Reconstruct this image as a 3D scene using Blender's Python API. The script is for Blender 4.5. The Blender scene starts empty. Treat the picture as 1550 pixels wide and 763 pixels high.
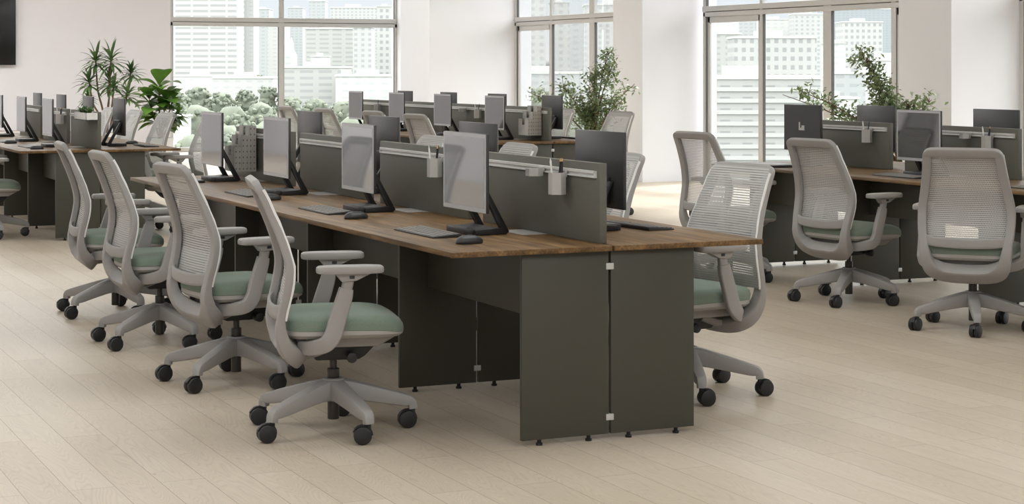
import bpy, bmesh, math, random
from mathutils import Vector, Matrix
PI = math.pi
R = math.radians
sc = bpy.context.scene
col = sc.collection
rng = random.Random(7)

# ------------------------------------------------------------------ camera, world, lights, exposure
CX, CY, CH, YAW, FPX, HY = -3.2598, -6.2916, 1.4061, 0.4241, 2843.05, 102.32
cam_data = bpy.data.cameras.new('camera')
cam = bpy.data.objects.new('camera', cam_data)
col.objects.link(cam)
cam.location = (CX, CY, CH)
cam.rotation_euler = (PI / 2, 0, -YAW)
cam_data.sensor_width = 36
cam_data.lens = 36 * FPX / 1550
cam_data.shift_y = -(381.5 - HY) / 1550
cam_data.clip_end = 6000
sc.camera = cam

SKY_STRENGTH, SUN_STRENGTH, CEILING_W, EXPOSURE = 4.7, 5.4, 76, 0.0
world = bpy.data.worlds.new('world')
sc.world = world
world.use_nodes = True
wn = world.node_tree.nodes
wl = world.node_tree.links
wn.clear()
w_out = wn.new('ShaderNodeOutputWorld')
w_bg = wn.new('ShaderNodeBackground')
w_co = wn.new('ShaderNodeTexCoord')
w_sep = wn.new('ShaderNodeSeparateXYZ')
w_ramp = wn.new('ShaderNodeValToRGB')
for p_, c_ in ((0.0, (0.212, 0.214, 0.217)), (0.035, (0.187, 0.197, 0.209)), (0.12, (0.45, 0.48, 0.52)), (0.35, (1.0, 1.0, 1.0)), (1.0, (0.85, 0.92, 1.0))):
    e_ = w_ramp.color_ramp.elements.new(p_)
    e_.color = (*c_, 1)
w_ramp.color_ramp.elements.remove(w_ramp.color_ramp.elements[-1])
wl.new(w_co.outputs['Generated'], w_sep.inputs[0])
wl.new(w_sep.outputs['Z'], w_ramp.inputs[0])
wl.new(w_ramp.outputs[0], w_bg.inputs['Color'])
w_bg.inputs['Strength'].default_value = SKY_STRENGTH
wl.new(w_bg.outputs[0], w_out.inputs[0])

def light(name, kind, energy, loc, direction=None, size=None, size_y=None, color=(1, 1, 1), angle=None):
    d = bpy.data.lights.new(name, kind)
    d.energy = energy
    d.color = color
    if size: d.shape = 'RECTANGLE'; d.size = size; d.size_y = size_y or size
    if angle is not None: d.angle = angle
    o = bpy.data.objects.new(name, d)
    col.objects.link(o)
    o.location = loc
    if direction is not None:
        o.rotation_euler = Vector(direction).to_track_quat('-Z', 'Y').to_euler()
    return o

# a hazy sun outside the right-hand windows
light('sun', 'SUN', SUN_STRENGTH, (30, 8, 40), (-0.62, -0.25, -0.74), color=(1.0, 0.99, 0.98), angle=R(9))
# added fill lamps below the ceiling, strength set by zone (above the frame)
for lx in (-4.0, 0.5, 5.0):
    for ly in (-5.0, 1.0, 7.0, 13.0, 19.5):
        k_ = {-5.0: 1.5, 1.0: 0.78, 7.0: 0.70, 13.0: 1.0, 19.5: 2.4}[ly] * {-4.0: 1.12, 0.5: 1.12, 5.0: 0.2}[lx]
        light('ceiling_fill', 'AREA', CEILING_W * k_, (lx, ly, 3.9), (0, 0, -1), 2.6, 2.6, (0.93, 0.975, 1.0))
sc.view_settings.view_transform = 'Standard'
sc.view_settings.look = 'None'
sc.view_settings.gamma = 1
sc.view_settings.exposure = EXPOSURE
sc.view_settings.use_curve_mapping = False
sc.cycles.use_denoising = True
sc.cycles.max_bounces = 8
sc.cycles.transparent_max_bounces = 16
sc.cycles.sample_clamp_indirect = 6
sc.cycles.caustics_reflective = False
sc.cycles.caustics_refractive = False

# ------------------------------------------------------------------ materials
def lin(h):
    h = h.lstrip('#')
    out = []
    for i in (0, 2, 4):
        v = int(h[i:i + 2], 16) / 255
        out.append(v / 12.92 if v <= 0.04045 else ((v + 0.055) / 1.055) ** 2.4)
    return (*out, 1)

def new_mat(name):
    m = bpy.data.materials.new(name)
    m.use_nodes = True
    nt = m.node_tree
    return m, nt, nt.nodes['Principled BSDF'], nt.nodes['Material Output']

def plain(name, color, rough=0.5, spec=0.5, metal=0.0, noise=0.04, scale=30.0, bump=0.0, ior=None):
    """Principled with a faint procedural mottling."""
    m, nt, b, _ = new_mat(name)
    c = lin(color) if isinstance(color, str) else color
    co = nt.nodes.new('ShaderNodeTexCoord')
    nz = nt.nodes.new('ShaderNodeTexNoise')
    nz.inputs['Scale'].default_value = scale
    nz.inputs['Detail'].default_value = 3
    nt.links.new(co.outputs['Object'], nz.inputs['Vector'])
    mix = nt.nodes.new('ShaderNodeMix')
    mix.data_type = 'RGBA'
    mix.inputs['A'].default_value = tuple(max(0, x * (1 - noise)) for x in c[:3]) + (1,)
    mix.inputs['B'].default_value = tuple(min(1, x * (1 + noise)) for x in c[:3]) + (1,)
    nt.links.new(nz.outputs['Fac'], mix.inputs['Factor'])
    nt.links.new(mix.outputs['Result'], b.inputs['Base Color'])
    b.inputs['Roughness'].default_value = rough
    b.inputs['Specular IOR Level'].default_value = spec
    b.inputs['Metallic'].default_value = metal
    if ior: b.inputs['IOR'].default_value = ior
    if bump:
        bp = nt.nodes.new('ShaderNodeBump')
        bp.inputs['Strength'].default_value = bump
        bp.inputs['Distance'].default_value = 0.002
        nt.links.new(nz.outputs['Fac'], bp.inputs['Height'])
        nt.links.new(bp.outputs[0], b.inputs['Normal'])
    return m

def math_node(nt, op, a, b=None):
    n = nt.nodes.new('ShaderNodeMath')
    n.operation = op
    for i, v in enumerate((a, b)):
        if v is None: continue
        if isinstance(v, (int, float)): n.inputs[i].default_value = v
        else: nt.links.new(v, n.inputs[i])
    return n.outputs[0]

def wood(name, dark, mid, light_, grain_axis='Y', scale=1.0, rough=0.45):
    m, nt, b, _ = new_mat(name)
    co = nt.nodes.new('ShaderNodeTexCoord')
    mp = nt.nodes.new('ShaderNodeMapping')
    mp.inputs['Scale'].default_value = (14 * scale, 0.9 * scale, 14 * scale) if grain_axis == 'Y' else (0.9 * scale, 14 * scale, 14 * scale)
    nt.links.new(co.outputs['Object'], mp.inputs['Vector'])
    n1 = nt.nodes.new('ShaderNodeTexNoise')
    n1.inputs['Scale'].default_value = 1.0
    n1.inputs['Detail'].default_value = 6
    n1.inputs['Roughness'].default_value = 0.65
    n1.inputs['Distortion'].default_value = 0.8
    nt.links.new(mp.outputs[0], n1.inputs['Vector'])
    mp2 = nt.nodes.new('ShaderNodeMapping')
    mp2.inputs['Scale'].default_value = (110 * scale, 4 * scale, 110 * scale)
    nt.links.new(co.outputs['Object'], mp2.inputs['Vector'])
    n2 = nt.nodes.new('ShaderNodeTexNoise')
    n2.inputs['Scale'].default_value = 1.0
    n2.inputs['Detail'].default_value = 3
    nt.links.new(mp2.outputs[0], n2.inputs['Vector'])
    f = math_node(nt, 'ADD', math_node(nt, 'MULTIPLY', n1.outputs['Fac'], 0.65), math_node(nt, 'MULTIPLY', n2.outputs['Fac'], 0.35))
    rp = nt.nodes.new('ShaderNodeValToRGB')
    e = rp.color_ramp.elements
    e[0].position = 0.39; e[0].color = lin(dark)
    e[1].position = 0.62; e[1].color = lin(light_)
    k = e.new(0.5); k.color = lin(mid)
    nt.links.new(f, rp.inputs[0])
    nt.links.new(rp.outputs[0], b.inputs['Base Color'])
    b.inputs['Roughness'].default_value = rough
    b.inputs['Specular IOR Level'].default_value = 0.35
    return m

def floor_mat():
    m, nt, b, _ = new_mat('pale_plank_floor')
    co = nt.nodes.new('ShaderNodeTexCoord')
    sep = nt.nodes.new('ShaderNodeSeparateXYZ')
    nt.links.new(co.outputs['Object'], sep.inputs[0])
    cmb = nt.nodes.new('ShaderNodeCombineXYZ')
    nt.links.new(sep.outputs['Y'], cmb.inputs['X'])
    nt.links.new(math_node(nt, 'ADD', sep.outputs['X'], 0.038), cmb.inputs['Y'])
    br = nt.nodes.new('ShaderNodeTexBrick')
    br.offset = 0.37
    br.inputs['Scale'].default_value = 1.0
    br.inputs['Brick Width'].default_value = 1.45
    br.inputs['Row Height'].default_value = 0.1535
    br.inputs['Mortar Size'].default_value = 0.0011
    br.inputs['Mortar Smooth'].default_value = 0.1
    br.inputs['Bias'].default_value = 0.0
    br.inputs['Color1'].default_value = lin('#c9bcaa')
    br.inputs['Color2'].default_value = lin('#c0b29f')
    br.inputs['Mortar'].default_value = lin('#84755f')
    nt.links.new(cmb.outputs[0], br.inputs['Vector'])
    # cathedral grain: stretched, distorted rings
    mp = nt.nodes.new('ShaderNodeMapping')
    mp.inputs['Scale'].default_value = (7.0, 0.75, 1)
    nt.links.new(co.outputs['Object'], mp.inputs['Vector'])
    nz = nt.nodes.new('ShaderNodeTexNoise')
    nz.inputs['Scale'].default_value = 1.3
    nz.inputs['Detail'].default_value = 2
    nz.inputs['Distortion'].default_value = 0.5
    nt.links.new(mp.outputs[0], nz.inputs['Vector'])
    rings = math_node(nt, 'SINE', math_node(nt, 'MULTIPLY', nz.outputs['Fac'], 95.0))
    rings = math_node(nt, 'POWER', math_node(nt, 'ABSOLUTE', rings), 0.5)
    n2 = nt.nodes.new('ShaderNodeTexNoise')
    n2.inputs['Scale'].default_value = 3.0
    n2.inputs['Detail'].default_value = 5
    nt.links.new(mp.outputs[0], n2.inputs['Vector'])
    mix = nt.nodes.new('ShaderNodeMix'); mix.data_type = 'RGBA'; mix.blend_type = 'MULTIPLY'
    mix.inputs['Factor'].default_value = 1.0
    g = math_node(nt, 'ADD', math_node(nt, 'MULTIPLY', rings, 0.15), 0.80)
    g = math_node(nt, 'ADD', g, math_node(nt, 'MULTIPLY', n2.outputs['Fac'], 0.13))
    cg = nt.nodes.new('ShaderNodeCombineXYZ')
    for i in range(3): nt.links.new(g, cg.inputs[i])
    nt.links.new(br.outputs['Color'], mix.inputs['A'])
    nt.links.new(cg.outputs[0], mix.inputs['B'])
    # small dark knots
    vo = nt.nodes.new('ShaderNodeTexVoronoi')
    vo.inputs['Scale'].default_value = 2.2
    mpv = nt.nodes.new('ShaderNodeMapping')
    mpv.inputs['Scale'].default_value = (1.6, 0.8, 1)
    nt.links.new(co.outputs['Object'], mpv.inputs['Vector'])
    nt.links.new(mpv.outputs[0], vo.inputs['Vector'])
    kn = nt.nodes.new('ShaderNodeMapRange')
    kn.inputs['From Min'].default_value = 0.012; kn.inputs['From Max'].default_value = 0.03
    kn.inputs['To Min'].default_value = 0.45; kn.inputs['To Max'].default_value = 0.0
    nt.links.new(vo.outputs['Distance'], kn.inputs['Value'])
    mx2 = nt.nodes.new('ShaderNodeMix'); mx2.data_type = 'RGBA'
    nt.links.new(kn.outputs[0], mx2.inputs['Factor'])
    nt.links.new(mix.outputs['Result'], mx2.inputs['A'])
    mx2.inputs['B'].default_value = lin('#6f5f4c')
    nt.links.new(mx2.outputs['Result'], b.inputs['Base Color'])
    b.inputs['Roughness'].default_value = 0.42
    b.inputs['Specular IOR Level'].default_value = 0.38
    bp = nt.nodes.new('ShaderNodeBump')
    bp.inputs['Strength'].default_value = 0.12
    bp.inputs['Distance'].default_value = 0.001
    nt.links.new(g, bp.inputs['Height'])
    nt.links.new(bp.outputs[0], b.inputs['Normal'])
    return m

def weave_mat(name, color):
    """Woven see-through back: rows of small openings."""
    m, nt, b, out = new_mat(name)
    co = nt.nodes.new('ShaderNodeTexCoord')
    sep = nt.nodes.new('ShaderNodeSeparateXYZ')
    nt.links.new(co.outputs['Object'], sep.inputs[0])
    zr = math_node(nt, 'MULTIPLY', sep.outputs['Z'], 1 / 0.0105)
    row = math_node(nt, 'FLOOR', zr)
    shift = math_node(nt, 'MULTIPLY', math_node(nt, 'MODULO', row, 2.0), 0.5)
    yr = math_node(nt, 'ADD', math_node(nt, 'MULTIPLY', sep.outputs['Y'], 1 / 0.0085), shift)
    fz = math_node(nt, 'SUBTRACT', math_node(nt, 'FRACT', zr), 0.5)
    fy = math_node(nt, 'SUBTRACT', math_node(nt, 'FRACT', math_node(nt, 'ADD', yr, 100.0)), 0.5)
    d = math_node(nt, 'ADD', math_node(nt, 'MULTIPLY', math_node(nt, 'ABSOLUTE', fz), 1.15), math_node(nt, 'ABSOLUTE', fy))
    hole = math_node(nt, 'LESS_THAN', d, 0.36)
    tr = nt.nodes.new('ShaderNodeBsdfTransparent')
    ms = nt.nodes.new('ShaderNodeMixShader')
    nt.links.new(hole, ms.inputs[0])
    nt.links.new(b.outputs[0], ms.inputs[1])
    nt.links.new(tr.outputs[0], ms.inputs[2])
    nt.links.new(ms.outputs[0], out.inputs['Surface'])
    b.inputs['Base Color'].default_value = lin(color)
    b.inputs['Roughness'].default_value = 0.7
    b.inputs['Specular IOR Level'].default_value = 0.3
    return m

def fabric_mat(name, color):
    m, nt, b, _ = new_mat(name)
    co = nt.nodes.new('ShaderNodeTexCoord')
    nz = nt.nodes.new('ShaderNodeTexNoise')
    nz.inputs['Scale'].default_value = 420
    nz.inputs['Detail'].default_value = 2
    nt.links.new(co.outputs['Object'], nz.inputs['Vector'])
    rp = nt.nodes.new('ShaderNodeValToRGB')
    c = lin(color)
    rp.color_ramp.elements[0].position = 0.3
    rp.color_ramp.elements[0].color = tuple(x * 0.82 for x in c[:3]) + (1,)
    rp.color_ramp.elements[1].position = 0.7
    rp.color_ramp.elements[1].color = tuple(x * 1.15 for x in c[:3]) + (1,)
    nt.links.new(nz.outputs['Fac'], rp.inputs[0])
    nt.links.new(rp.outputs[0], b.inputs['Base Color'])
    b.inputs['Roughness'].default_value = 0.9
    b.inputs['Specular IOR Level'].default_value = 0.15
    b.inputs['Sheen Weight'].default_value = 0.2
    return m

def glass_mat(name):
    m, nt, b, out = new_mat(name)
    nt.nodes.remove(b)
    tr = nt.nodes.new('ShaderNodeBsdfTransparent')
    tr.inputs[0].default_value = (0.97, 0.985, 0.98, 1)
    gl = nt.nodes.new('ShaderNodeBsdfGlossy')
    gl.inputs['Roughness'].default_value = 0.02
    lw = nt.nodes.new('ShaderNodeLayerWeight')
    lw.inputs['Blend'].default_value = 0.12
    ms = nt.nodes.new('ShaderNodeMixShader')
    nt.links.new(math_node(nt, 'MULTIPLY', lw.outputs['Fresnel'], 0.3), ms.inputs[0])
    nt.links.new(tr.outputs[0], ms.inputs[1])
    nt.links.new(gl.outputs[0], ms.inputs[2])
    nt.links.new(ms.outputs[0], out.inputs['Surface'])
    return m

def facade_mat(name, wall, glass, floor_h, bay, win_h, win_w, band=False):
    """Wall with rows of windows from object coordinates (z = floors, x/y = bays)."""
    m, nt, b, _ = new_mat(name)
    co = nt.nodes.new('ShaderNodeTexCoord')
    sep = nt.nodes.new('ShaderNodeSeparateXYZ')
    nt.links.new(co.outputs['Object'], sep.inputs[0])
    fz = math_node(nt, 'FRACT', math_node(nt, 'ADD', math_node(nt, 'MULTIPLY', sep.outputs['Z'], 1 / floor_h), 50.0))
    h = math_node(nt, 'MULTIPLY', math_node(nt, 'GREATER_THAN', fz, 0.5 - win_h / 2), math_node(nt, 'LESS_THAN', fz, 0.5 + win_h / 2))
    s = math_node(nt, 'ADD', sep.outputs['X'], sep.outputs['Y'])
    fx = math_node(nt, 'FRACT', math_node(nt, 'ADD', math_node(nt, 'MULTIPLY', s, 1 / bay), 50.0))
    w = math_node(nt, 'LESS_THAN', fx, win_w)
    mask = math_node(nt, 'MULTIPLY', h, w)
    mix = nt.nodes.new('ShaderNodeMix'); mix.data_type = 'RGBA'
    mix.inputs['A'].default_value = wall
    mix.inputs['B'].default_value = glass
    nt.links.new(mask, mix.inputs['Factor'])
    nt.links.new(mix.outputs['Result'], b.inputs['Base Color'])
    b.inputs['Roughness'].default_value = 0.8
    b.inputs['Specular IOR Level'].default_value = 0.1
    return m

def leaf_mat(name, a, b_, rough=0.45, scale=3.0):
    m, nt, b, out = new_mat(name)
    co = nt.nodes.new('ShaderNodeTexCoord')
    nz = nt.nodes.new('ShaderNodeTexNoise')
    nz.inputs['Scale'].default_value = scale
    nt.links.new(co.outputs['Object'], nz.inputs['Vector'])
    rp = nt.nodes.new('ShaderNodeValToRGB')
    rp.color_ramp.elements[0].position = 0.35; rp.color_ramp.elements[0].color = lin(a)
    rp.color_ramp.elements[1].position = 0.65; rp.color_ramp.elements[1].color = lin(b_)
    nt.links.new(nz.outputs['Fac'], rp.inputs[0])
    nt.links.new(rp.outputs[0], b.inputs['Base Color'])
    b.inputs['Roughness'].default_value = rough
    tl = nt.nodes.new('ShaderNodeBsdfTranslucent')
    nt.links.new(rp.outputs[0], tl.inputs[0])
    ms = nt.nodes.new('ShaderNodeMixShader')
    ms.inputs[0].default_value = 0.25
    nt.links.new(b.outputs[0], ms.inputs[1])
    nt.links.new(tl.outputs[0], ms.inputs[2])
    nt.links.new(ms.outputs[0], out.inputs['Surface'])
    return m

def dotted_mat(name, color, dot):
    m, nt, b, _ = new_mat(name)
    co = nt.nodes.new('ShaderNodeTexCoord')
    sep = nt.nodes.new('ShaderNodeSeparateXYZ')
    nt.links.new(co.outputs['Object'], sep.inputs[0])
    def cell(o, k):
        f = math_node(nt, 'FRACT', math_node(nt, 'ADD', math_node(nt, 'MULTIPLY', o, k), 50.0))
        f = math_node(nt, 'SUBTRACT', f, 0.5)
        return math_node(nt, 'MULTIPLY', f, f)
    d = math_node(nt, 'ADD', cell(sep.outputs['X'], 1 / 0.0225), cell(sep.outputs['Z'], 1 / 0.034))
    mk = math_node(nt, 'LESS_THAN', d, 0.024)
    mix = nt.nodes.new('ShaderNodeMix'); mix.data_type = 'RGBA'
    mix.inputs['A'].default_value = lin(color)
    mix.inputs['B'].default_value = lin(dot)
    nt.links.new(mk, mix.inputs['Factor'])
    nt.links.new(mix.outputs['Result'], b.inputs['Base Color'])
    b.inputs['Roughness'].default_value = 0.5
    return m

M = {}
M['floor'] = floor_mat()
M['wall'] = plain('painted_plaster_wall', '#e6e3e7', 0.85, 0.2, noise=0.02, scale=4)
M['pillar'] = plain('white_plaster_pillar', '#efeff4', 0.85, 0.2, noise=0.02, scale=3)
M['ceiling'] = plain('white_ceiling', '#ecebe8', 0.9, 0.1)
M['aluminium'] = plain('window_aluminium', '#c6c4c2', 0.4, 0.5, metal=0.1, noise=0.03)
M['gasket'] = plain('window_gasket', '#5f5d5b', 0.6)
M['glass'] = glass_mat('window_glass')
M['oak'] = wood('walnut_desktop', '#4d391f', '#6b5030', '#8a6b45')
M['olive'] = plain('olive_grey_laminate', '#46443b', 0.42, 0.4, noise=0.03, scale=60)
M['screenboard'] = plain('olive_grey_screen_board', '#65645b', 0.5, 0.35, noise=0.04, scale=200)
M['steel'] = plain('pale_aluminium', '#c9c8c5', 0.35, 0.5, metal=0.3, noise=0.02)
M['rail'] = plain('white_aluminium_rail', '#dcdbd8', 0.35, 0.5, metal=0.1, noise=0.02)
M['rubber'] = plain('black_rubber', '#161616', 0.6, 0.4)
M['grey'] = plain('warm_grey_plastic', '#9c9895', 0.5, 0.4, noise=0.02, scale=40, bump=0.02)
M['grey_pan'] = plain('pale_grey_plastic', '#aaa6a2', 0.55, 0.35, noise=0.02)
M['weave'] = weave_mat('grey_woven_back', '#c3c0bd')
M['seat'] = fabric_mat('sage_green_fabric', '#7b897b')
M['black'] = plain('black_plastic', '#1c1c1d', 0.45, 0.5)
M['dark'] = plain('dark_grey_plastic', '#2e2e30', 0.4, 0.5)
M['gas'] = plain('dark_steel_column', '#3f3d3a', 0.35, 0.5, metal=0.5)
M['monitor_back'] = plain('dark_monitor_shell', '#3c3c3c', 0.32, 0.5)
M['screen'] = plain('dark_glass_screen', '#232427', 0.04, 0.5, noise=0.0, ior=2.3)
M['screen_mirror_glow'] = plain('screen_painted_reflection', '#48494c', 0.05, 0.5, noise=0.0, ior=3.0)  # display is off: paler base and glow stand in for reflected room light
_b = M['screen_mirror_glow'].node_tree.nodes['Principled BSDF']
_b.inputs['Emission Color'].default_value = (0.95, 0.97, 1.0, 1)
_b.inputs['Emission Strength'].default_value = 0.045
M['bezel'] = plain('grey_bezel', '#a9a9aa', 0.25, 0.5, ior=2.2)
M['key'] = plain('grey_keys', '#8c8985', 0.4, 0.5)
M['cup'] = plain('pale_grey_cup', '#bdbab6', 0.5, 0.4)
M['organizer'] = dotted_mat('perforated_grey_sheet', '#a8a39c', '#5b5752')
M['white'] = plain('white_plastic', '#e8e7e4', 0.5, 0.4)
M['flap'] = plain('pale_grey_flap', '#b2afab', 0.35, 0.5)
M['soil'] = plain('dark_soil', '#2a221a', 0.95, 0.1, noise=0.3, scale=60, bump=0.6)
M['bark'] = plain('brown_bark', '#6b5743', 0.85, 0.2, noise=0.25, scale=50, bump=0.4)
M['leaf_tree'] = leaf_mat('small_tree_leaf', '#55683f', '#8b9b70')
M['leaf_fig'] = leaf_mat('fig_leaf', '#3c6122', '#6b9040', 0.28)
M['leaf_drac'] = leaf_mat('dracaena_leaf', '#35502d', '#6d8a55', 0.4)
M['tv'] = plain('black_television', '#0d0d0e', 0.25, 0.5)
M['pencil'] = plain('pale_wood_pencil', '#c49a63', 0.5)
M['blue_pen'] = plain('slate_blue_pen', '#44505c', 0.35)

# ------------------------------------------------------------------ mesh helpers
def catmull(pts, n=6, closed=False):
    P = [Vector(p) for p in pts]
    out = []
    N = len(P)
    rngk = range(N if closed else N - 1)
    for i in rngk:
        if closed: a, b, c, d = P[i - 1], P[i], P[(i + 1) % N], P[(i + 2) % N]
        else:
            b, c = P[i], P[i + 1]
            a = P[i - 1] if i > 0 else b * 2 - c
            d = P[i + 2] if i + 2 < N else c * 2 - b
        for k in range(n):
            t = k / n
            out.append(0.5 * ((2 * b) + (c - a) * t + (2 * a - 5 * b + 4 * c - d) * t * t + (3 * b - a - 3 * c + d) * t ** 3))
    if not closed: out.append(P[-1].copy())
    return out

class MB:
    def __init__(self):
        self.bm = bmesh.new()
    def box(self, x0, x1, y0, y1, z0, z1, bev=0.0, mat=None, seg=2):
        r = bmesh.ops.create_cube(self.bm, size=1)
        vs = r['verts']
        for v in vs:
            v.co = Vector(((x0 + x1) / 2 + v.co.x * (x1 - x0), (y0 + y1) / 2 + v.co.y * (y1 - y0), (z0 + z1) / 2 + v.co.z * (z1 - z0)))
        if mat is not None:
            for v in vs: v.co = mat @ v.co
        if bev:
            s = set(vs)
            es = list({e for v in vs for e in v.link_edges if e.other_vert(v) in s})
            bmesh.ops.bevel(self.bm, geom=es, offset=bev, segments=seg, affect='EDGES', profile=0.5)
        return self
    def loft(self, rings, closed=False, cap=True):
        bmv = [[self.bm.verts.new(p) for p in r] for r in rings]
        n = len(bmv[0])
        m = len(bmv)
        for i in range(m if closed else m - 1):
            a, b = bmv[i], bmv[(i + 1) % m]
            for k in range(n):
                self.bm.faces.new((a[k], a[(k + 1) % n], b[(k + 1) % n], b[k]))
        if cap and not closed:
            self.bm.faces.new(list(reversed(bmv[0])))
            self.bm.faces.new(bmv[-1])
        return self
    def cyl(self, p0, p1, r0, r1=None, n=20, bev=0.0):
        p0, p1 = Vector(p0), Vector(p1)
        r1 = r0 if r1 is None else r1
        t = (p1 - p0)
        L = t.length
        t.normalize()
        s = t.orthogonal().normalized()
        u = t.cross(s)
        st = [(0, r0), (L, r1)] if not bev else [(0, r0 - bev), (bev * 0.3, r0 - bev * 0.3), (bev, r0), (L - bev, r1), (L - bev * 0.3, r1 - bev * 0.3), (L, r1 - bev)]
        self.loft([[p0 + t * d + (s * math.cos(a * 2 * PI / n) + u * math.sin(a * 2 * PI / n)) * r for a in range(n)] for d, r in st])
        return self
    def tube(self, pts, r, n=8, r1=None):
        pts = [Vector(p) for p in pts]
        m = len(pts)
        rings = []
        s = None
        for i, p in enumerate(pts):
            t = (pts[min(i + 1, m - 1)] - pts[max(i - 1, 0)]).normalized()
            if s is None: s = t.orthogonal().normalized()
            s = (s - t * s.dot(t)).normalized()
            u = t.cross(s)
            rr = r if r1 is None else r + (r1 - r) * i / (m - 1)
            rings.append([p + (s * math.cos(a * 2 * PI / n) + u * math.sin(a * 2 * PI / n)) * rr for a in range(n)])
        return self.loft(rings)
    def sweep(self, pts, wid, thk, normals, closed=False, n=12, e=0.6):
        """rounded-rectangle section; wid = half size across (side), thk = half size along the normal."""
        m = len(pts)
        rings = []
        for i, p in enumerate(pts):
            if closed: t = pts[(i + 1) % m] - pts[i - 1]
            else: t = pts[min(i + 1, m - 1)] - pts[max(i - 1, 0)]
            t.normalize()
            nn = normals[i] if isinstance(normals, list) else Vector(normals)
            side = nn.cross(t).normalized()
            nn = t.cross(side).normalized()
            w = wid[i] if isinstance(wid, list) else wid
            h = thk[i] if isinstance(thk, list) else thk
            ring = []
            for a in range(n):
                c, s = math.cos(2 * PI * (a + 0.5) / n), math.sin(2 * PI * (a + 0.5) / n)
                ring.append(p + side * (w * math.copysign(abs(c) ** e, c)) + nn * (h * math.copysign(abs(s) ** e, s)))
            rings.append(ring)
        return self.loft(rings, closed=closed)
    def prism(self, poly, y0, y1, bev=0.0):
        """polygon in x,z extruded along y."""
        a = [self.bm.verts.new((x, y0, z)) for x, z in poly]
        b = [self.bm.verts.new((x, y1, z)) for x, z in poly]
        n = len(poly)
        fs = [self.bm.faces.new(a), self.bm.faces.new(list(reversed(b)))]
        for i in range(n): fs.append(self.bm.faces.new((a[i], b[i], b[(i + 1) % n], a[(i + 1) % n])))
        if bev:
            es = list({e for f in fs for e in f.edges})
            bmesh.ops.bevel(self.bm, geom=es, offset=bev, segments=2, affect='EDGES', profile=0.5)
        return self
    def poly(self, pts):
        self.bm.faces.new([self.bm.verts.new(p) for p in pts])
        return self
    def build(self, name, mat, parent=None, smooth=True, angle=40):
        bmesh.ops.recalc_face_normals(self.bm, faces=self.bm.faces)
        me = bpy.data.meshes.new(name)
        self.bm.to_mesh(me)
        self.bm.free()
        me.materials.append(mat)
        if smooth:
            me.polygons.foreach_set('use_smooth', [True] * len(me.polygons))
            me.set_sharp_from_angle(angle=R(angle))
        o = bpy.data.objects.new(name, me)
        col.objects.link(o)
        if parent: o.parent = parent
        return o

def empty(name, loc=(0, 0, 0), rz=0):
    o = bpy.data.objects.new(name, None)
    o.empty_display_size = 0.1
    col.objects.link(o)
    o.location = loc
    o.rotation_euler = (0, 0, rz)
    return o

def tag(o, label, cat, group=None):
    o['label'] = label
    o['category'] = cat
    if group: o['group'] = group
    return o

def struct(o):
    o['kind'] = 'structure'
    return o

def copy_tree(o, parent=None):
    c = o.copy()
    col.objects.link(c)
    if parent: c.parent = parent
    for ch in list(o.children): copy_tree(ch, c)
    return c

class Proto:
    """first use hands out the built thing, later uses hand out copies."""
    def __init__(self, root): self.root, self.used = root, False
    def put(self, loc, rz, label, group=None):
        o = copy_tree(self.root) if self.used else self.root
        self.used = True
        o.location = loc
        o.rotation_euler = (0, 0, rz)
        o['label'] = label
        if group: o['group'] = group
        return o

# ------------------------------------------------------------------ the room
XR, YF = 8.42, 24.4                       # window wall on the right, far wall
XL, YB, ZC = -6.5, -9.0, 4.0
struct(MB().box(XL - 0.2, XR + 0.35, YB - 0.2, YF + 0.35, -0.2, 0).build('floor', M['floor'], smooth=False))
struct(MB().box(XL - 0.2, XR + 0.35, YB - 0.2, YF + 0.35, ZC, ZC + 0.2).build('ceiling', M['ceiling'], smooth=False))
struct(MB().box(XL - 0.2, XL, YB, YF, 0, ZC).build('wall_left', M['wall'], smooth=False))
struct(MB().box(XL - 0.2, XR + 0.2, YB - 0.2, YB, 0, ZC).build('wall_back', M['wall'], smooth=False))
W1X = 4.39
struct(MB().box(XL - 0.2, W1X, YF, YF + 0.3, 0, ZC).build('wall_far', M['wall'], smooth=False))
struct(MB().box(XL, W1X, YF - 0.012, YF, 0, 0.07, 0.003).build('baseboard_far', M['wall'], smooth=False))
PIL = [(7.06, 19.53, 20.72), (7.67, 14.03, 14.81), (7.67, 7.97, 8.79), (7.67, 1.9, 2.7), (7.67, -4.2, -3.4)]
for x0, y0, y1 in PIL:
    struct(MB().box(x0, XR + 0.3, y0, y1, 0, ZC).build('pillar', M['pillar'], smooth=False))

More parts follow.
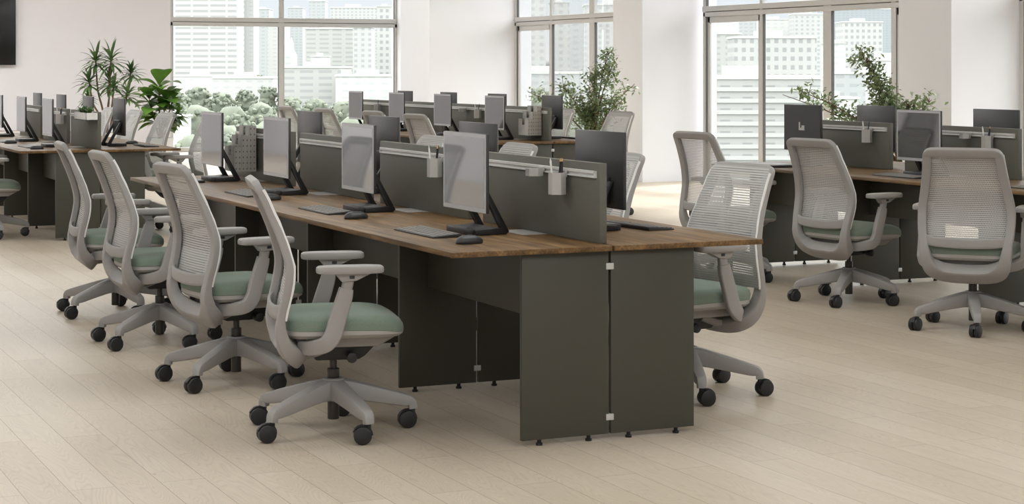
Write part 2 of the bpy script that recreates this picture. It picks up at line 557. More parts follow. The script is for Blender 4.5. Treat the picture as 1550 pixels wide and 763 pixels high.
def window(name, p0, p1, mullions, zt0, zt1, sashes):
    """frame along p0->p1 on the wall line, glass set back; local x runs along the wall, local y outwards."""
    p0, p1 = Vector(p0), Vector(p1)
    L = (p1 - p0).length
    ang = math.atan2((p1 - p0).y, (p1 - p0).x)
    root = struct(empty(name, (p0.x, p0.y, 0), ang))
    f = MB()
    d0, d1 = 0.0, 0.055
    f.box(0, L, d0, d1, 0, 0.075, 0.006)
    f.box(0, L, d0, d1, ZC - 0.06, ZC, 0.006)
    f.box(0, L, d0, d1, zt0, zt0 + (zt1 - zt0) * 0.44, 0.006)
    f.box(0, L, d0 - 0.012, d1, zt0 + (zt1 - zt0) * 0.5, zt1, 0.006)
    f.box(0, 0.055, d0, d1, 0, ZC, 0.006)
    f.box(L - 0.055, L, d0, d1, 0, ZC, 0.006)
    for m, w in mullions: f.box(m - w / 2, m + w / 2, d0 + 0.003, d1 - 0.002, 0.01, ZC - 0.01, 0.004)
    fr = struct(f.build('window_frame', M['aluminium'], root))
    g = MB()
    g.box(0.06, L - 0.06, d0 + 0.012, d1 - 0.01, zt0 + (zt1 - zt0) * 0.43, zt0 + (zt1 - zt0) * 0.51)
    for m, w in mullions:
        g.box(m + w / 2, m + w / 2 + 0.008, d0 + 0.012, d1 - 0.01, 0.07, zt0)
        g.box(m - w / 2 - 0.008, m - w / 2, d0 + 0.012, d1 - 0.01, 0.07, zt0)
    g.box(0.055, 0.063, d0 + 0.012, d1 - 0.01, 0.07, ZC - 0.06)
    g.box(L - 0.063, L - 0.055, d0 + 0.012, d1 - 0.01, 0.07, ZC - 0.06)
    struct(g.build('window_gasket', M['gasket'], root, smooth=False))
    edges = [0.06] + [m for m, _ in mullions] + [L - 0.06]
    s = MB()
    for i in sashes:
        a, b = edges[i] + 0.03, edges[i + 1] - 0.03
        for (u0, u1, z0, z1) in ((a, a + 0.05, 0.08, zt0), (b - 0.05, b, 0.08, zt0), (a, b, 0.08, 0.17), (a, b, zt0 - 0.075, zt0)):
            s.box(u0, u1, d0 + 0.018, d1 - 0.012, z0, z1, 0.004)
    if sashes: struct(s.build('window_sash', M['aluminium'], root))
    for a, b in zip(edges[:-1], edges[1:]):
        struct(MB().box(a, b, d0 + 0.028, d0 + 0.034, 0.07, zt0 + 0.02).build('window_pane', M['glass'], root, smooth=False))
        struct(MB().box(a, b, d0 + 0.028, d0 + 0.034, zt1 - 0.02, ZC - 0.05).build('window_pane', M['glass'], root, smooth=False))
    return root

# far window, then the right-hand windows (running towards the camera so local y points outwards)
window('window_1', (W1X, YF + 0.06, 0), (8.43, YF + 0.06, 0), [(1.93, 0.09)], 2.10, 2.25, [])
def rwin(name, ya, yb, mul):
    # along -Y direction: outward (+X) is local +y
    return window(name, (XR + 0.02, yb, 0), (XR + 0.02, ya, 0), [(yb - m, w) for m, w in mul], 2.03, 2.16, [0, len(mul)])
rwin('window_2', 14.81, 19.53, [(18.27, 0.06), (16.95, 0.15), (15.75, 0.06)])
rwin('window_3', 8.79, 13.89, [(12.55, 0.06), (11.18, 0.15), (9.95, 0.08)])
rwin('window_4', 2.7, 7.95, [(6.6, 0.07), (5.3, 0.13), (4.0, 0.07)])
rwin('window_5', -3.4, 1.9, [(0.6, 0.07), (-0.7, 0.13), (-2.0, 0.07)])
struct(MB().box(XR, XR + 0.3, 20.72, YF + 0.3, 0, ZC).build('wall_right', M['pillar'], smooth=False))
struct(MB().box(XR, XR + 0.3, YB, -4.2, 0, ZC).build('wall_right', M['pillar'], smooth=False))

# ------------------------------------------------------------------ desk benches
U, WD, ZT, TH, G = 1.287, 0.655, 0.735, 0.02, 0.0045
PAN = 0.36
def make_bench():
    root = empty('desk_bench')
    for s in (-1, 1):
        a, b = sorted((s * G, s * (G + WD)))
        MB().box(a, b, 0, 4 * U, ZT - TH, ZT, 0.0015).build('tabletop', M['oak'], root)
        for k in range(5):
            y0 = (0.03, U - 0.01 + 0.021, 2 * U - 0.01, 3 * U - 0.01, 4 * U - 0.05)[k]
            a, b = sorted((s * 0.005, s * (0.005 + PAN)))
            p = MB().box(a, b, y0, y0 + 0.02, 0.022, ZT - TH, 0.001).build('leg_panel', M['olive'], root)
            for fx in (0.075, 0.28):
                x = s * (0.005 + PAN - fx)
                MB().cyl((x, y0 + 0.01, 0.0), (x, y0 + 0.01, 0.009), 0.0125, n=14).cyl((x, y0 + 0.01, 0.009), (x, y0 + 0.01, 0.0225), 0.008, n=12).build('levelling_foot', M['rubber'], p)
        for k in range(4):
            y0 = (0.05, U + 0.031, 2 * U + 0.01, 3 * U + 0.01)[k]
            y1 = (U + 0.011, 2 * U - 0.01, 3 * U - 0.01, 4 * U - 0.05)[k]
            x = s * 0.225
            MB().box(x - 0.009, x + 0.009, y0, y1, 0.452, ZT - TH, 0.001).build('modesty_panel', M['olive'], root)
            a, b = sorted((s * 0.012, s * 0.125))
            MB().box(a, b, k * U + 0.55, k * U + 0.79, ZT - 0.001, ZT + 0.0009).build('cable_flap', M['flap'], root)
    for k in range(5):
        y0 = (0.03, U + 0.011, 2 * U - 0.01, 3 * U - 0.01, 4 * U - 0.05)[k]
        for z in (0.085, 0.655):
            MB().box(-0.016, 0.016, y0 - 0.004, y0 + 0.024, z - 0.012, z + 0.012, 0.002).build('joining_clip', M['steel'], root)
    tag(root, '', 'desk')
    return root

BENCH = {'centre': (0, 0), 'right': (4.1, 0), 'rear left': (0, 9.08), 'rear middle': (4.1, 9.08)}
BL = {'centre': 'long walnut-topped double desk bench nearest the camera with four dark screens',
      'right': 'long walnut-topped double desk bench at the right edge of the photo by the right-hand windows',
      'rear left': 'long walnut-topped double desk bench at far left in front of the wall with the television',
      'rear middle': 'long walnut-topped double desk bench at the back, behind the nearest bench, by the white pillar'}
SHORT = {'centre': 'nearest bench', 'right': 'right-hand bench', 'rear left': 'rear left bench', 'rear middle': 'rear middle bench'}
ORD = ['first', 'second', 'third', 'fourth']
bench_p = Proto(make_bench())
for n, (bx, by) in BENCH.items():
    bench_p.put((bx, by, 0), 0, BL[n], 'desk benches')

def make_partition():
    root = empty('desk_partition')
    MB().box(-0.015, 0.015, -0.56, 0.56, ZT + 0.0005, 1.041, 0.0015).build('board', M['screenboard'], root)
    for s in (-1, 1):
        r = MB()
        a, b = sorted((s * 0.015, s * 0.019))
        r.box(a, b, -0.535, 0.535, 0.984, 1.011)
        a, b = sorted((s * 0.019, s * 0.027))
        r.box(a, b, -0.535, 0.535, 0.984, 0.9895, 0.001)
        r.box(a, b, -0.535, 0.535, 1.0, 1.011, 0.001)
        r.box(a, b, -0.535, -0.529, 0.984, 1.011)
        r.box(a, b, 0.529, 0.535, 0.984, 1.011)
        r.build('accessory_rail', M['rail'], root, smooth=False)
    tag(root, '', 'desk partition')
    return root
part_p = Proto(make_partition())
PLACE = ['nearest end of', 'second along', 'third along', 'far end of']
for n, (bx, by) in BENCH.items():
    for k in range(4):
        if n == 'rear left' and k == 3: continue
        part_p.put((bx, by + k * U + U / 2, 0), 0, 'dark olive dividing screen with white rail, %s the %s' % (PLACE[k], SHORT[n]), 'dividing screens on the benches')

# ------------------------------------------------------------------ office chairs
def lerp_tab(tab, z):
    for (z0, v0), (z1, v1) in zip(tab[:-1], tab[1:]):
        if z <= z1:
            t = max(0, (z - z0) / (z1 - z0))
            t = t * t * (3 - 2 * t) * 0.35 + t * 0.65
            return v0 + (v1 - v0) * t
    return tab[-1][1]
BACKX = [(0.29, -0.130), (0.32, -0.170), (0.36, -0.205), (0.41, -0.224), (0.47, -0.222), (0.54, -0.205), (0.60, -0.192), (0.66, -0.190), (0.74, -0.212), (0.82, -0.242), (0.90, -0.277), (0.985, -0.318)]
def bx_(z): return lerp_tab(BACKX, z)
HALFW = [(0.44, 0.214), (0.50, 0.222), (0.56, 0.229), (0.62, 0.231), (0.70, 0.223), (0.80, 0.205), (0.90, 0.192), (0.985, 0.184)]

def make_chair():
    root = empty('office_chair')
    # five-star base
    b = MB()
    b.cyl((0, 0, 0.135), (0, 0, 0.205), 0.034, 0.042, n=24, bev=0.006)
    cast = []
    for i in range(5):
        a = i * 2 * PI / 5
        d = Vector((math.cos(a), math.sin(a), 0))
        up = Vector((0, 0, 1))
        pts = catmull([d * 0.020 + up * 0.160, d * 0.07 + up * 0.155, d * 0.17 + up * 0.134, d * 0.270 + up * 0.111, d * 0.305 + up * 0.101, d * 0.312 + up * 0.074], 4)
        m = len(pts)
        wid = [0.034 - 0.016 * (i2 / (m - 1)) for i2 in range(m)]
        thk = [0.043 - 0.026 * min(1, (i2 / (m - 1)) * 1.2) for i2 in range(m)]
        # normals: in the radial plane, square to the path
        side = up.cross(d)
        nor = []
        for i2, p in enumerate(pts):
            t = (pts[min(i2 + 1, m - 1)] - pts[max(i2 - 1, 0)]).normalized()
            nor.append(t.cross(side) * -1)
        b.sweep(pts, wid, thk, nor, n=12, e=0.38)
        cast.append(a)
    base = b.build('base', M['grey'], root, angle=32)
    for i, a in enumerate(cast):
        sw = PI + R((6, -9, 3, 10, -5)[i])         # swivel of the wheel
        c = Vector((0.311 * math.cos(a), 0.311 * math.sin(a), 0))
        d = Vector((math.cos(sw), math.sin(sw), 0))
        ax = Vector((-d.y, d.x, 0))
        w = MB()
        wc = c + d * 0.022 + Vector((0, 0, 0.034))
        w.cyl(wc - ax * 0.026, wc - ax * 0.002, 0.034, n=24, bev=0.004)
        w.cyl(wc + ax * 0.002, wc + ax * 0.026, 0.034, n=24, bev=0.004)
        w.cyl(wc - ax * 0.008, wc + ax * 0.008, 0.02, n=12)
        w.cyl(c + Vector((0, 0, 0.045)), c + Vector((0, 0, 0.085)), 0.0105, n=12)
        # hood over the wheel
        hood = [wc + Vector((0, 0, 0.0)) + d * (0.037 * math.cos(t)) + Vector((0, 0, 0.037 * math.sin(t))) for t in [R(x) for x in range(20, 200, 20)]]
        w.sweep(hood, 0.012, 0.003, [(p - wc).normalized() for p in hood], n=8)
        w.build('caster', M['black'], base)
    # gas column
    MB().cyl((0, 0, 0.045), (0, 0, 0.15), 0.0225, n=20, bev=0.002).cyl((0, 0, 0.2), (0, 0, 0.242), 0.0235, n=20, bev=0.002).cyl((0, 0, 0.24), (0, 0, 0.31), 0.014, n=16).build('gas_column', M['gas'], root)
    # tilt mechanism, side knob
    me = MB().prism([(-0.075, 0.283), (0.09, 0.283), (0.115, 0.297), (0.168, 0.352), (-0.02, 0.352), (-0.10, 0.315)], -0.075, 0.075, 0.006).build('tilt_mechanism', M['black'], root)
    for s in (-1, 1):
        MB().cyl((0.055, s * 0.07, 0.30), (0.055, s * 0.125, 0.30), 0.011, n=12).cyl((0.055, s * 0.10, 0.30), (0.055, s * 0.145, 0.30), 0.02, n=16, bev=0.004).build('knob', M['black'], me)
    # seat pan (pale shell) and under-cover wedge
    MB().prism([(-0.14, 0.343), (0.155, 0.343), (0.225, 0.382), (-0.14, 0.382)], -0.155, 0.155, 0.008).build('under_cover', M['grey'], root)
    def seat_rings(levels, n=40, ex=0.36):
        rings = []
        for z, sx, sy, drop in levels:
            r = []
            for i in range(n):
                a = 2 * PI * i / n
                c, s = math.cos(a), math.sin(a)
                x = math.copysign(abs(c) ** ex, c) * 0.228 * sx + 0.025
                y = math.copysign(abs(s) ** ex, s) * 0.236 * sy
                front = max(0, (x - 0.08) / 0.17)
                r.append(Vector((x, y, z - drop * front ** 2)))
            rings.append(r)
        return rings
    MB().loft(seat_rings([(0.382, 0.86, 0.84, 0.0), (0.387, 0.95, 0.93, 0.002), (0.400, 1.0, 0.985, 0.005), (0.416, 1.0, 0.985, 0.018)])).build('seat_shell', M['grey_pan'], root)
    MB().loft(seat_rings([(0.412, 0.97, 0.96, 0.016), (0.418, 1.005, 1.0, 0.018), (0.438, 1.01, 1.005, 0.024), (0.454, 1.0, 0.99, 0.026), (0.465, 0.955, 0.945, 0.024), (0.472, 0.82, 0.80, 0.018), (0.476, 0.5, 0.48, 0.008), (0.477, 0.12, 0.12, 0.0)])).build('seat_cushion', M['seat'], root)
    # back frame ring
    half = [(0, 0.962), (0.09, 0.962), (0.152, 0.961), (0.173, 0.958), (0.183, 0.949), (0.188, 0.930), (0.196, 0.86), (0.211, 0.77), (0.226, 0.69), (0.232, 0.63), (0.230, 0.56), (0.222, 0.49), (0.213, 0.43), (0.202, 0.38), (0.180, 0.345), (0.140, 0.322), (0.08, 0.312), (0, 0.310)]
    loop = half + [(-y, z) for y, z in reversed(half[1:-1])]
    pl = catmull([(bx_(z), y, z) for y, z in loop], 5, closed=True)
    nor, wid, thk = [], [], []
    for p in pl:
        dz = 0.02
        dx = (bx_(min(0.985, p.z + dz)) - bx_(max(0.29, p.z - dz))) / (min(0.985, p.z + dz) - max(0.29, p.z - dz))
        nor.append(Vector((1, 0, -dx)).normalized())
        low = max(0, min(1, (0.47 - p.z) / 0.13))
        low2 = max(0, min(1, (0.375 - p.z) / 0.055))
        wid.append(0.0235 + 0.013 * low + 0.012 * low2)
        thk.append(0.0150 + 0.015 * low + 0.006 * low2)
    frame = MB().sweep(pl, wid, thk, nor, closed=True, n=16, e=0.32)
    frame = frame.build('back_frame', M['grey'], root, angle=30)
    # spine that runs under the seat
    sp = catmull([(-0.185, 0, 0.335), (-0.150, 0, 0.312), (-0.09, 0, 0.312), (-0.02, 0, 0.335)], 5)
    MB().sweep(sp, [0.125 - 0.04 * i / (len(sp) - 1) for i in range(len(sp))], 0.02, [Vector((0.3, 0, 1)).normalized()] * len(sp), n=14, e=0.5).build('spine_bracket', M['grey'], root)
    # woven back
    mb = MB()
    nz_, ny = 22, 12
    grid = []
    for i in range(nz_ + 1):
        z = 0.462 + (0.974 - 0.462) * i / nz_
        w = lerp_tab(HALFW, min(z, 0.95)) + 0.019 - (0.012 if i == nz_ else 0.0)
        grid.append([mb.bm.verts.new((bx_(z) + 0.0205 - 0.012 * max(0.0, min(1.0, (0.925 - z) / 0.1)) * max(0.0, 1 - ((2 * j / ny - 1) / 0.8) ** 2), w * (2 * j / ny - 1), z)) for j in range(ny + 1)])
    for i in range(nz_):
        for j in range(ny): mb.bm.faces.new((grid[i][j], grid[i][j + 1], grid[i + 1][j + 1], grid[i + 1][j]))
    mesh_o = mb.build('woven_back', M['weave'], frame)
    # lumbar band
    bp = catmull([(bx_(0.49) + 0.004, -0.220, 0.496), (bx_(0.47) - 0.012, -0.15, 0.484), (bx_(0.46) - 0.020, 0, 0.478), (bx_(0.47) - 0.012, 0.15, 0.484), (bx_(0.49) + 0.004, 0.220, 0.496)], 5)
    MB().sweep(bp, 0.0265, 0.008, [Vector((-1, 0, 0))] * len(bp), n=12, e=0.5).build('lumbar_band', M['grey'], frame)
    # front edge trim of the back
    for s in (-1, 1):
        tp = [Vector((bx_(z) + 0.015, s * (lerp_tab(HALFW, z) + 0.020), z)) for z in [0.46 + 0.49 * i / 12 for i in range(13)]]
        MB().sweep(tp, 0.0035, 0.006, [Vector((1, 0, 0))] * 13, n=8).build('edge_trim', M['white'], frame)
    # arms
    for s in (-1, 1):
        y = s * 0.272
        ap = catmull([(0.016, y, 0.580), (0.008, y, 0.545), (-0.018, y, 0.46), (-0.034, y, 0.408), (-0.062, y * 0.98, 0.372), (-0.11, y * 0.80, 0.354), (-0.14, y * 0.6, 0.350)], 5)
        m = len(ap)
        side = Vector((0, 1, 0))
        nr = []
        for i in range(m):
            t = (ap[min(i + 1, m - 1)] - ap[max(i - 1, 0)]).normalized()
            nr.append(side)
        # section: wide fore-and-aft, slim across
        arm = MB().sweep(ap, [0.027 + 0.006 * math.sin(PI * min(1, i / (m - 1) * 1.2)) for i in range(m)], 0.0165, nr, n=12, e=0.42).build('armrest', M['grey'], root, angle=34)
        MB().sweep(catmull([(0.013, y, 0.56), (0.022, y, 0.60), (0.026, y, 0.632)], 4), 0.021, 0.0135, [side] * 9, n=12, e=0.55).prism([(-0.002, 0.606), (0.052, 0.610), (0.115, 0.640), (-0.03, 0.640)], y - 0.022, y + 0.022, 0.004).build('arm_neck', M['grey'], arm)
        MB().box(0.025, 0.045, y - 0.024, y + 0.024, 0.618, 0.630, 0.002).build('arm_button', M['dark'], arm)
        pr = []
        for z, sc_ in ((0.638, 0.94), (0.641, 0.985), (0.650, 1.0), (0.660, 0.985), (0.665, 0.93), (0.6665, 0.7)):
            rr = []
            for i in range(28):
                a = 2 * PI * i / 28
                c, q = math.cos(a), math.sin(a)
                rr.append(Vector((0.030 + 0.128 * sc_ * math.copysign(abs(c) ** 0.5, c), y + 0.044 * (sc_ if sc_ > .9 else 0.8) * math.copysign(abs(q) ** 0.55, q), z)))
            pr.append(rr)
        MB().loft(pr).build('arm_pad', M['grey'], arm)
    tag(root, '', 'chair')
    return root

chair_p = Proto(make_chair())
CHAIRS = [ # x, y, yaw deg, label
 (-0.895, 0.63, -12, 'grey mesh office chair in near profile, closest one on left side of the nearest bench'),
 (-0.925, 1.88, 6, 'grey mesh office chair seen from behind, second along the left side of the nearest bench'),
 (-0.950, 3.20, 1, 'grey mesh office chair seen from behind, third along the left side of the nearest bench'),
 (-0.900, 4.46, -4, 'grey mesh office chair, farthest and leftmost along the left side of the nearest bench'),
 (0.77, 0.79, 187, 'grey mesh office chair half hidden by the right corner of the nearest bench'),
 (0.79, 2.00, 177, 'grey mesh office chair showing as a sliver just right of the biggest dark monitor'),
 (0.78, 3.22, 180, 'grey mesh chair back peeking over the nearest dividing screen, right side of nearest bench'),
 (0.78, 4.50, 180, 'grey mesh chair back peeking over the second dividing screen, right side of nearest bench'),
 (3.16, 1.90, 42, 'grey mesh office chair at the right edge of the photo, seen from behind'),
 (3.235, 3.17, 8, 'grey mesh office chair with its back to us, in the middle of the right-hand bench'),
 (3.20, 4.50, 8, 'grey mesh office chair at the far end of the right-hand bench'),
 (-0.80, 9.72, -8, 'grey mesh office chair cut off by the left edge of the photo'),
 (0.74, 9.60, 178, 'grey mesh office chair with arms toward the near right corner of the rear left bench'),
 (0.72, 11.0, 186, 'grey mesh office chair before the fiddle-leaf plant, right of the rear left bench'),
 (0.72, 12.3, 184, 'grey mesh office chair third along the right side of the rear left bench'),
 (0.72, 13.55, 180, 'grey mesh office chair farthest along the right side of the rear left bench'),
 (3.28, 9.72, 8, 'grey mesh office chair nearest on the left side of the rear middle bench'),
 (3.34, 11.0, 8, 'grey mesh office chair second along the left side of the rear middle bench'),
 (3.28, 12.3, 6, 'grey mesh office chair third along the left side of the rear middle bench'),
 (3.28, 13.6, 4, 'grey mesh office chair farthest along the left side of the rear middle bench'),
 (4.84, 9.72, 186, 'grey mesh office chair nearest on the right side of the rear middle bench'),
 (4.84, 11.0, 180, 'grey mesh office chair second along the right side of the rear middle bench'),
]
BASE_TURN = {8: -22, 4: -8}
for i, (x, y, a, l) in enumerate(CHAIRS):
    c = chair_p.put((x, y, 0), R(a), l, 'grey mesh office chairs with green seats')
    for ch in c.children:
        if ch.name.startswith('base'): ch.rotation_euler.z = R(BASE_TURN.get(i, 0))

# ------------------------------------------------------------------ monitors (screen faces local -x)
def make_monitor(glow):
    root = empty('monitor')
    # origin: under the screen centre, on the table
    W, Z0, Z1 = 0.222, 0.092, 0.408
    MB().box(-0.002, 0.012, -W, W, Z0, Z1, 0.003).build('shell', M['monitor_back'], root)
    MB().box(-0.0035, -0.001, -W + 0.002, W - 0.002, Z0 + 0.002, Z1 - 0.002).build('bezel', M['bezel'], root, smooth=False)
    MB().box(-0.0045, -0.003, -W + 0.015, W - 0.015, Z0 + 0.02, Z1 - 0.016).build('screen', M['screen_mirror_glow'] if glow else M['screen'], root, smooth=False)
    MB().box(0.010, 0.035, -0.11, 0.11, Z0 + 0.02, Z0 + 0.13, 0.006).build('rear_housing', M['black'], root)
    st = MB()
    st.box(-0.035, 0.10, -0.112, 0.112, 0.0005, 0.026, 0.003)
    base = st.build('stand_base', M['dark'], root)
    for s in (-1, 1):
        y = s * 0.122
        pts = [Vector((0.03, y, 0.013)), Vector((0.118, y, 0.013)), Vector((0.125, y, 0.02)), Vector((0.028, y, 0.19))]
        a = MB()
        a.prism([(-0.01, 0.001), (0.125, 0.001), (0.138, 0.012), (0.03, 0.205), (0.008, 0.205), (0.104, 0.026), (-0.01, 0.022)], y - 0.013, y + 0.013, 0.002)
        a.build('stand_arm', M['black'], root)
    tag(root, '', 'monitor')
    return root
mon_glow, mon_off = Proto(make_monitor(True)), Proto(make_monitor(False))
def monitors(bench, side, ks, dy, what):
    bx, by = BENCH[bench]
    for k in ks:
        x = bx + (-0.3 if side == 'left' else 0.3)
        y = by + k * U + dy
        a = 0 if side == 'left' else PI
        (mon_glow if 'pale' in what else mon_off).put((x, y, ZT), a, what % ORD[k], 'monitors on the desks')
monitors('centre', 'left', range(4), 0.73, 'glossy pale monitor on black stand, %s from the front on left side of nearest bench')
monitors('centre', 'right', range(4), 0.69, 'dark grey back of a monitor, %s from the camera on right side of nearest bench')
monitors('right', 'left', (2,), 0.67, 'glossy dark monitor behind the rightmost office chair, %s seat of right-hand bench')
monitors('right', 'right', (2, 3), 0.67, 'dark monitor back rising over the dividers, %s seat on far side of right-hand bench')
monitors('rear left', 'left', (0, 1, 2), 0.74, 'pale monitor on black stand, %s from the front on left of rear left bench')
monitors('rear left', 'right', (0, 1, 2, 3), 0.68, 'monitor turned to the windows, %s from the camera on right side of rear left bench')
monitors('rear middle', 'left', range(4), 0.66, 'dark upright monitor, %s from the camera on left side of rear middle bench')
monitors('rear middle', 'right', range(4), 0.66, 'dark monitor back, %s from the camera on right side of rear middle bench')

# the plain column-stand display with the pale emblem, far left seat of the right-hand bench
dm = empty('monitor', (3.8, 4.54, ZT))
tag(dm, 'dark column-stand monitor with a small pale emblem, far end of the right-hand bench', 'monitor')
MB().box(-0.006, 0.014, -0.224, 0.224, 0.105, 0.42, 0.003).build('shell', M['monitor_back'], dm)
MB().box(-0.0075, -0.005, -0.218, 0.218, 0.111, 0.414).build('screen', M['dark'], dm, smooth=False)
lg = MB()
lg.box(-0.0095, -0.007, 0.018, 0.034, 0.262, 0.300)
lg.box(-0.0095, -0.007, -0.034, 0.034, 0.245, 0.262)
lg.box(-0.0095, -0.007, -0.034, 0.000, 0.262, 0.278)
lg.build('emblem', M['cup'], dm, smooth=False)
MB().box(0.012, 0.035, -0.035, 0.035, 0.01, 0.22, 0.003).build('stand_column', M['dark'], dm)
MB().box(-0.07, 0.09, -0.11, 0.11, 0.0, 0.012, 0.003).build('stand_foot', M['dark'], dm)

# ------------------------------------------------------------------ keyboards, mice
def make_keyboard(keymat):
    root = empty('keyboard')
    b = MB()
    b.prism([(-0.062, 0.0), (0.062, 0.0), (0.062, 0.015), (-0.062, 0.006)], -0.215, 0.215, 0.0015)
    b.build('keyboard_body', M['dark'], root)
    k = MB()
    for r in range(5):
        x0 = -0.056 + r * 0.0225
        n = 17
        for c in range(n):
            if r == 0 and 4 <= c <= 8: continue
            y0 = -0.209 + c * 0.0246
            zb = 0.006 + 0.009 * (x0 + 0.01 + 0.062) / 0.124
            k.box(x0, x0 + 0.019, y0, y0 + 0.0215, zb - 0.001, zb + 0.0022)
        if r == 0: k.box(x0, x0 + 0.019, -0.209 + 4 * 0.0246, -0.209 + 9 * 0.0246 - 0.003, 0.006, 0.0085)
    k.build('keys', keymat, root, smooth=False)
    tag(root, '', 'keyboard')
    return root
kb_p = Proto(make_keyboard(M['key']))
kbd_p = Proto(make_keyboard(M['dark']))
def make_mouse():
    root = empty('computer_mouse')
    rings = []
    for z, s in ((0.001, 0.93), (0.006, 1.0), (0.014, 0.98), (0.022, 0.86), (0.029, 0.62), (0.0325, 0.3), (0.033, 0.06)):
        rr = []
        for i in range(24):
            a = 2 * PI * i / 24
            c, q = math.cos(a), math.sin(a)
            rr.append(Vector((0.057 * s * math.copysign(abs(c) ** 0.85, c) - 0.006 * (1 - s), 0.033 * s * math.copysign(abs(q) ** 0.85, q), z)))
        rings.append(rr)
    MB().loft(rings).build('mouse_shell', M['dark'], root)
    MB().cyl((0.026, -0.0035, 0.024), (0.026, 0.0035, 0.024), 0.008, n=14).build('scroll_wheel', M['black'], root)
    tag(root, '', 'mouse')
    return root
mouse_p = Proto(make_mouse())
for k in range(4):
    kb_p.put((-0.45, k * U + 0.765, ZT), 0, 'flat grey keyboard before the %s monitor from the camera, left side of nearest bench' % ORD[k], 'keyboards on the desks')
for k in range(3):
    mouse_p.put((-0.462, k * U + 0.30, ZT), R(8), 'black computer mouse beside the %s keyboard from the camera, left side of nearest bench' % ORD[k], 'computer mice on the desks')
kbd_p.put((0.47, 0.72, ZT), PI + R(4), 'thin black keyboard before the big dark monitor, right side of nearest bench', 'keyboards on the desks')
for k in (0, 1):
    kb_p.put((-0.45, 9.08 + k * U + 0.74, ZT), 0, 'flat grey keyboard before the %s pale monitor of the rear left bench' % ORD[k], 'keyboards on the desks')
    mouse_p.put((-0.47, 9.08 + k * U + 0.28, ZT), 0, 'black computer mouse beside the %s keyboard of the rear left bench' % ORD[k], 'computer mice on the desks')
kbd_p.put((0.49, 9.08 + 0.52, ZT), PI, 'black keyboard on the near right corner of the rear left bench', 'keyboards on the desks')
mouse_p.put((0.48, 9.08 + 1.02, ZT), PI, 'black computer mouse near the tilted monitor on right side of rear left bench', 'computer mice on the desks')
kb_p.put((3.66, 2 * U + 0.66, ZT), 0, 'flat grey keyboard before the glossy dark monitor of the right-hand bench', 'keyboards on the desks')
kb_p.put((3.64, U + 0.62, ZT), 0, 'flat grey keyboard cut off at the right edge of the photo, right-hand bench', 'keyboards on the desks')
kbd_p.put((4.58, 9.08 + 0.62, ZT), PI, 'black keyboard on the near right corner of the rear middle bench', 'keyboards on the desks')
for k in (1, 2):
    kb_p.put((3.66, 9.08 + k * U + 0.7, ZT), 0, 'flat grey keyboard at the %s seat on left side of rear middle bench' % ORD[k], 'keyboards on the desks')
lp = tag(empty('laptop', (3.60, 4.62, ZT), 0), 'closed dark grey laptop lying before the column-stand monitor on the right-hand bench', 'laptop')
MB().box(-0.12, 0.12, -0.17, 0.17, 0.002, 0.011, 0.002).build('laptop_base', M['dark'], lp)
MB().box(-0.12, 0.12, -0.17, 0.17, 0.0115, 0.017, 0.002).build('lid', M['key'], lp)

# ------------------------------------------------------------------ things hung on the rails
def hexring(r, z, cx=0, cy=0, rot=PI / 6):
    return [Vector((cx + r * math.cos(rot + i * PI / 3), cy + r * math.sin(rot + i * PI / 3), z)) for i in range(6)]
def make_cup():
    root = empty('pen_cup')
    # outer skin up, inner skin down
    MB().loft([hexring(0.035, 0), hexring(0.035, 0.086), hexring(0.0315, 0.086), hexring(0.0315, 0.004)]).build('cup_body', M['cup'], root, smooth=False)
    MB().box(0.026, 0.036, -0.016, 0.016, 0.068, 0.094, 0.001).build('rail_hook', M['cup'], root, smooth=False)
    tag(root, '', 'pen cup')
    return root
cup_p = Proto(make_cup())
def make_pen(mat, tip):
    root = empty('pen')
    MB().cyl((0, 0, 0.0), (0, 0, 0.125), 0.0042, n=10).build('barrel', mat, root)
    MB().cyl((0, 0, 0.125), (0, 0, 0.138), 0.0042, 0.0012, n=10).build('tip', tip, root)
    tag(root, '', 'pen')
    return root
pens = [Proto(make_pen(M['blue_pen'], M['dark'])), Proto(make_pen(M['white'], M['steel'])), Proto(make_pen(M['black'], M['pencil'])), Proto(make_pen(M['dark'], M['pencil']))]
PENL = ['slate blue pen', 'white pen', 'black pencil', 'dark grey pencil']
CUPS = [(0, 0.36, 'nearest end of nearest bench', 4), (0, U + 0.36, 'second screen of nearest bench', 3), (0, 9.08 + U + 0.17, 'rear left bench', 3),
        (4.1, 9.08 + U + 0.33, 'second screen of rear middle bench', 2), (4.1, 9.08 + 3 * U + 0.62, 'far screen of rear middle bench', 1),
        (4.1, 3 * U + 0.27, 'far screen of right-hand bench', 2), (4.1, 2 * U + 0.31, 'third screen of right-hand bench', 3)]
for cx, cy, where, n in CUPS:
    cup_p.put((cx - 0.062, cy, 0.908), 0, 'pale grey hexagonal pen cup hung on the rail, %s' % where, 'pen cups on the rails')
    for i in range(n):
        o = pens[i].put((cx - 0.062 + (0.008, -0.012, 0.0, 0.012)[i], cy + (0.016, 0.006, -0.008, -0.017)[i], 0.9135), 0, '%s standing in the cup at the %s' % (PENL[i], where), 'pens in the rail cups')
        o.rotation_euler = (R((6, -5, 4, -7)[i]), R((5, -4, 3, 4)[i]), 0)
def make_tray():
    root = empty('rail_tray')
    MB().loft([hexring(0.036, 0), hexring(0.036, 0.03), hexring(0.033, 0.03), hexring(0.033, 0.004)]).build('tray_body', M['cup'], root, smooth=False)
    MB().box(0.026, 0.036, -0.02, 0.02, 0.02, 0.036, 0.001).build('rail_hook', M['cup'], root, smooth=False)
    tag(root, '', 'tray')
    return root
tray_p = Proto(make_tray())
tray_p.put((-0.063, 0.57, 0.970), 0, 'small shallow grey tray left of the pen cup, nearest screen of nearest bench', 'small trays on the rails')
